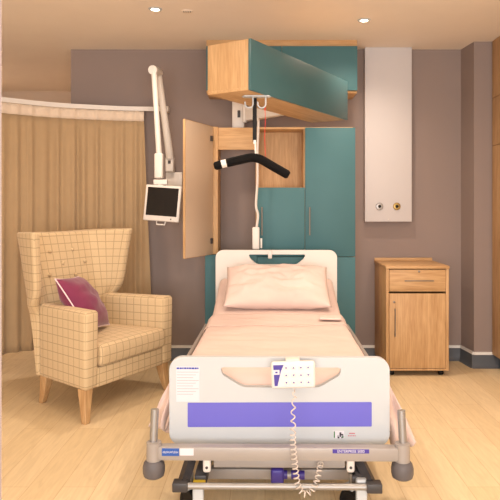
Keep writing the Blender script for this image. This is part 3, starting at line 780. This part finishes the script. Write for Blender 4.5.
for sx_ in (-1, 1):
    b = MB(); b.box(sx_ * .40 - .012, sx_ * .40 + .012, hy - .03, hy + .02, .34, .46); b.build('headboard_bracket', G, bed)
    b = MB(); b.box(sx_ * .36 - .02, sx_ * .36 + .02, fy - .02 + .035, fy + .06, .33, .42); b.build('footboard_bracket', M['black'], bed)
    xx = bxz(182 if sx_ < 0 else 377, 0, 2.56)[0]
    MB().tube([(xx, fy + .017, .30), (xx, fy + .017, .335)], .011).build('board_pin', M['black'], bed)
# folded down side rails
for sx_ in (-1, 1):
    b = MB(); X = sx_ * .487
    for z in (.50, .44, .38): b.tube([(X + sx_ * (.565 - z) * .1, -.80, z), (X + sx_ * (.565 - z) * .1, .55, z)], .0115, 10)
    for y in (-.78, -.35, .1, .53): b.tube([(X, y, .505), (X + sx_ * .02, y, .35)], .013, 10)
    for y in (-.35, .1): b.tube([(X + sx_ * .015, y, .40), (sx_ * .40, y, .33)], .010, 8)
    b.build('side_rail', M['greymetal'], bed)
# castors
for px, sgn in ((190, -1), (352, 1)):
    xx = bxz(px, 0, 2.54)[0]
    for yy in (2.54 - BY, hy - .15):
        wm = Matrix.Translation((xx, yy, .068)) @ Matrix.Rotation(R(38), 4, 'Z') @ Matrix.Rotation(R(90), 4, 'Y')
        fm = Matrix.Translation((xx, yy, 0)) @ Matrix.Rotation(R(38), 4, 'Z')
        fk = MB(); fk.box(.020, .030, -.03, .03, .045, .150, .004, mtx=fm); fk.box(-.030, .030, -.028, .028, .140, .156, .004, mtx=fm)
        cst = fk.build('castor_fork', M['white'], bed)
        cx_ = bxz(198.5 if sgn < 0 else 361, 0, 2.50)[0]
        if yy < 0: MB().box(cx_ - .023, cx_ + .023, yq + .016, yq + .05, .05, .178 if sgn < 0 else .20, .008, 3).build('castor_housing', M['white'], cst)
        MB().lathe([(0, -.012), (.046, -.012), (.050, -.015), (.062, -.015), (.068, -.008), (.068, .008), (.062, .015), (.050, .015), (.046, .012), (0, .012)], 32, mtx=wm).build('castor_wheel', M['black'], cst)
        MB().tube([(xx, yy, .155), (xx, yy, .185), (sgn * .33, yy + .03, .19)] if yy > 0 else [(xx, yy, .155), (xx, yy, .2)], .014).build('castor_stem', M['silver'], cst)
b = MB(); q = bl(200, 482, 2.52); b.box(q.x - .028, q.x + .024, q.y - .03, q.y + .02, q.z - .006, q.z + .012, .005); b.build('brake_pedal', M['yellow'], bed)
q = bl(285, 474.5, 2.62); b = MB(); b.box(q.x - .062, q.x - .005, q.y - .03, q.y + .03, q.z - .034, q.z + .034, .012, 3); b.tube([(q.x - .01, q.y, q.z), (q.x + .085, q.y, q.z - .002)], .019, 14); b.build('actuator', M['violet'], bed)
MB().tube([(q.x + .01, q.y - .005, q.z), (q.x + .026, q.y - .005, q.z)], .021, 14).build('actuator_collar', M['silver'], bed)

# ------------------------------------------------------------------ mattress, sheet, pillow
def topz(y):
    z = .580 if y < .25 else .580 + ((y - .25) / .75) ** 1.3 * .185
    return z - .075 * min(1, max(0, (-.86 - y) / .14)) ** 2
mt = thing('mattress', 'pale mattress lying on the hospital bed frame under its sheet', 'mattress', (BX, BY, 0), BR)
bm = bmesh.new(); rows = []
ysn = [-.985 + k * (2.0 / 24) for k in range(25)]
for y in ysn:
    zt = topz(y) - .006; zb = deckz(y) + .004; prof = [(-.415, zb), (-.43, zb + .02), (-.43, zt - .03), (-.415, zt - .006), (-.38, zt), (.38, zt), (.415, zt - .006), (.43, zt - .03), (.43, zb + .02), (.415, zb)]
    rows.append([bm.verts.new((x, y, z)) for x, z in prof])
for i in range(24):
    for k in range(10): bm.faces.new((rows[i][k], rows[i][(k + 1) % 10], rows[i + 1][(k + 1) % 10], rows[i + 1][k]))
bm.faces.new(rows[0]); bm.faces.new(rows[-1]); bmesh.ops.recalc_face_normals(bm, faces=bm.faces[:])
mb = MB(); mb.merge(bm); mb.build('core', M['pill'], mt, angle=50)
def wrinkle(x, y, k=1.0):
    return 1.6 * k * (.006 * noise.noise(Vector((x * 2.2, y * 7, 1.7))) + .0035 * noise.noise(Vector((x * 5, y * 14, 5.1))) + .002 * noise.noise(Vector((x * 16 + y * 9, y * 20, 8))))
def sheetfn(y0, y1, drop, lift, wk=1.0, hw=.443):
    half = hw + .0; tot = half * 2 + 2 * drop
    def fn(uu, vv):
        y = y0 + (y1 - y0) * vv; s = (uu - .5) * tot; z = topz(y) + lift
        ax = abs(s); sg = 1 if s >= 0 else -1; r = .035
        if ax <= half - r:
            x = s; zz = z + wrinkle(s, y, wk) + .004 * (1 - (s / half) ** 2)
        else:
            over = ax - (half - r); arc = r * math.pi / 2
            if over < arc:
                th = over / r; x = sg * (half - r + r * math.sin(th)); zz = z - r + r * math.cos(th) + wrinkle(s, y, wk) * (1 - th / 1.6)
            else:
                dn = over - arc
                foot = max(0, 1 - (y + .98) / .5)
                x = sg * (half + lift * .6 + dn * (.06 + .22 * foot) + .012 * math.sin(y * 23 + sg) * min(1, dn / .15)); zz = z - r - dn * (1 - .03 * foot)
        return Vector((x, y, zz))
    return fn
sh = thing('bed_cover', 'smooth peach bed cover spread over the mattress', 'bed cover', (BX, BY, 0), BR)
MB().grid(sheetfn(-1.0, .34, .17, .012), 70, 90).build('cover', M['sheet'], sh, angle=180, mods=[('SOLIDIFY', dict(thickness=.005))])
MB().grid(sheetfn(.06, .36, .16, .016, 1.0, .447), 70, 26).build('turned_back_fold', M['sheet'], sh, angle=180, mods=[('SOLIDIFY', dict(thickness=.003))])
bs = thing('fitted_sheet', 'peach fitted sheet showing around the pillow at the head end', 'sheet', (BX, BY, 0), BR)
MB().grid(sheetfn(.30, 1.005, .10, .004, .8, .438), 60, 40).build('fabric', M['sheet'], bs, angle=180, mods=[('SOLIDIFY', dict(thickness=.003))])
# hanging cloth corners at the foot of the bed are part of the cover
for sg in (-1, 1):
    k_ = 1.0 if sg > 0 else .8
    def fn(uu, vv, sg=sg, k_=k_):
        z = .555 - (.30 if sg > 0 else .24) * vv - .015 * math.sin(uu * 9 + 1) * vv
        xa = .435 + .075 * k_ * vv; xb = .476 + .145 * k_ * vv ** .8
        return Vector((sg * (xa + (xb - xa) * uu), -.955 + .022 * math.sin(uu * 8.5 + vv * 2.2 + sg) * (.3 + vv) + .05 * uu + .012 * math.sin(vv * 11 + uu * 5), z))
    MB().grid(fn, 24, 20).build('hanging_corner', M['pill'], sh, angle=180, mods=[('SOLIDIFY', dict(thickness=.004))])
# folded cloth at the right of the pillow
q = bl(333, 318, 4.0); fc = tag(MB().box(-.07, .07, -.06, .06, 0, .014, .006, 3).build('folded_cloth', M['pill'], None, (0, 0, 0)), 'small folded white cloth on right edge of bed below pillow', 'cloth')
fc.location = (BX + .352, BY + .245, topz(.245) + .024); fc.rotation_euler = (0, 0, R(-8))
# pillow
pw = thing('pillow', 'plump peach pillow leaning against the white headboard', 'pillow', (BX + .012, BY + .62, .765), BR)
pm = Matrix.Rotation(R(30), 4, 'X')
mb = MB(); mb.merge(pillow_mesh(.74, .46,   .19, 48, 36, wr=.026, seed=9.0, pinch=.03), pm); mb.build('case', M['pill'], pw, angle=180)

# ------------------------------------------------------------------ patient handset on the footboard with coiled lead
hs = thing('bed_handset', 'white bed control handset hooked on the footboard with coiled lead', 'remote control', (0, 0, 0))
HSY = 2.545
hc0 = at(293.2, 374.6, HSY)
hmx = Matrix.Translation(hc0) @ Matrix.Rotation(R(-1.5), 4, 'Y')
cs = MB().box(-.094, .094, -.014, .018, -.057, .057, .014, 4, mtx=hmx).build('case', M['cream'], hs)
MB().box(-.085, .085, -.0152, -.012, -.047, .047, .001, mtx=hmx).build('face_plate', M['paper'], cs)
vm = hmx @ Matrix(((1, 0, 0, 0), (0, 0, 1, -.0165), (0, 1, 0, 0), (0, 0, 0, 1)))
vp_ = MB().prism([(-.084, .046), (-.040, .046), (-.052, .020), (-.068, -.042), (-.080, -.042)], 0, .003, mtx=vm).build('violet_emblem', M['violet'], cs, smooth=False)
MB().box(-.083, -.058, -.0172, -.0150, .006, .026, mtx=hmx).build('emblem_window', M['paper'], vp_)
MB().box(-.076, -.066, -.0176, -.0165, .012, .019, .001, mtx=hmx).build('emblem_mark', M['violet'], vp_)
for i in range(4):
    for j in range(3):
        x = -.030 + i * .031; z = .033 - j * .031
        k = MB().box(x - .010, x + .010, -.0166, -.0150, z - .008, z + .008, .002, mtx=hmx).build('button', M['cream'], cs)
        MB().prism([(x - .005, z - .003), (x + .005, z - .003), (x, z + .005)] if (i + j) % 2 else [(x - .005, z + .003), (x, z - .005), (x + .005, z + .003)], -.0005, .0006, mtx=vm).build('button_mark', M['violet'], k, smooth=False)
b = MB(); b.box(-.03, .03, -.004, .055, .057, .063, .002, mtx=hmx); b.box(-.03, .03, -.004, .004, .04, .06, mtx=hmx); b.box(-.03, .03, .049, .055, .03, .06, .002, mtx=hmx); b.build('hook', M['cream'], hs)
CY = 2.435
path = spline([at(294.5, 389, 2.54), at(294.5, 396, 2.50), at(293, 415, CY), at(293, 440, CY), at(295, 465, CY), at(298, 485, CY), at(304, 494, CY), at(312, 490, CY + .01), at(317, 480, CY + .02), at(320, 467, 2.49), at(321, 462, 2.525)], 60)
cum = [0]
for a, c in zip(path, path[1:]): cum.append(cum[-1] + (c - a).length)
tot = cum[-1]; pts = []; ang_ = 0
for i, p in enumerate(path):
    f = cum[i] / tot
    tdir = (path[min(i + 1, len(path) - 1)] - path[max(i - 1, 0)]).normalized()
    n1 = tdir.cross(Vector((0, 1, 0))).normalized(); n2 = tdir.cross(n1)
    pitch = .05 if f < .18 else (.034 if f < .32 else .0195)
    rad = 0 if f < .04 or f > .985 else (.008 if f < .25 else .0108)
    if i: ang_ += (cum[i] - cum[i - 1]) / pitch * 2 * math.pi
    pts.append(p + (n1 * math.cos(ang_) + n2 * math.sin(ang_)) * rad)
MB().tube(pts, .0028, 6).build('coiled_lead', mat('lead_plastic', (206, 196, 188), .5), hs, angle=180)

# paper chart taped on the footboard
pcard = thing('paper_notice', 'white paper notice with a blue heading taped on footboard', 'notice', (BX, BY, 0), BR)
yy = fy - .0016
(a, z1), (c, z0) = bxz(176, 366.5, FY), bxz(199.5, 402, FY)
sheet_ = MB().box(a, c, yy - .0006, yy + .0006, z0, z1).build('sheet', M['paper'], pcard, smooth=False)
b = MB(); k = 0; xx = a + .002
while xx < c - .006:
    w_ = [.012, .009, .006, .011, .007, .009][k % 6]; b.box(xx, min(xx + w_, c - .003), yy - .0012, yy - .0005, z1 - .012, z1 - .005); xx += w_ + .0018; k += 1
b.build('heading', M['ink'], sheet_)
b = MB()
for j in range(9):
    z = z1 - .026 - j * .012; b.box(a + .004, c - .004 - .012 * (j % 3), yy - .0009, yy - .0005, z, z + .0018)
b.build('printed_line', M['greyink'], sheet_)

# ------------------------------------------------------------------ light
LBL = {(-.76, 2.75): 'added unseen ceiling downlight left of the bed foot', (.726, 2.75): 'added unseen ceiling downlight right of the bed foot', (-.76, .9): 'added unseen ceiling downlight left beside the viewer', (.726, .9): 'added unseen ceiling downlight right beside the viewer', (1.45, 3.0): 'added unseen ceiling downlight before the tall oak cupboard', (-2.95, 6.1): 'added unseen ceiling downlight in the bay behind the curtain'}  # out-of-frame downlights, added to brighten the room
def spot(x, y, p, size=R(150), blend=1.0, col=(1.0, .79, .62), rad=.05):
    l = bpy.data.lights.new('downlight_lamp', 'SPOT'); l.energy = p; l.spot_size = size; l.spot_blend = blend; l.color = col; l.shadow_soft_size = rad
    o = bpy.data.objects.new('downlight_lamp', l); COL.objects.link(o); o.location = (x, y, H - .03); return o
for x, y, e in ((-.76, 4.155, 66), (.726, 4.40, 66), (-.76, 2.75, 56), (.726, 2.75, 92), (-.76, .9, 16), (.726, .9, 16), (1.45, 3.0, 50), (-2.95, 6.1, 100)):  # spots after the first pair are added fill, out of frame
    spot(x, y, e)
    if y not in (4.155, 4.40): downlight(x, y, LBL[(x, y)])
l = bpy.data.lights.new('window_fill', 'AREA'); l.shape = 'RECTANGLE'; l.size = WX1 - WX0; l.size_y = WZ1 - WZ0; l.energy = 255; l.color = (1.0, .96, .94)  # neutral fill added behind the viewer, tilted up to brighten the ceiling
o = bpy.data.objects.new('window_fill', l); COL.objects.link(o); o.location = ((WX0 + WX1) / 2, YF - .14, (WZ0 + WZ1) / 2); o.rotation_euler = (R(113), 0, 0)
W = bpy.data.worlds.new('World'); S.world = W; W.use_nodes = True
bg = W.node_tree.nodes['Background']; bg.inputs['Color'].default_value = (.9, .95, 1, 1); bg.inputs['Strength'].default_value = .6

# ------------------------------------------------------------------ camera
cam = bpy.data.cameras.new('camera'); co = bpy.data.objects.new('camera', cam); COL.objects.link(co)
co.location = (0, 0, HC); co.rotation_euler = (R(90), 0, 0)
cam.sensor_fit = 'HORIZONTAL'; cam.sensor_width = 36; cam.lens = 36 * F / 500
cam.shift_x = (250 - CX) / 500; cam.shift_y = -(250 - HY) / 500; cam.clip_start = .05
S.camera = co
S.view_settings.view_transform = 'Standard'; S.view_settings.look = 'None'; S.view_settings.gamma = 1; S.view_settings.use_curve_mapping = False
S.view_settings.exposure = -0.22
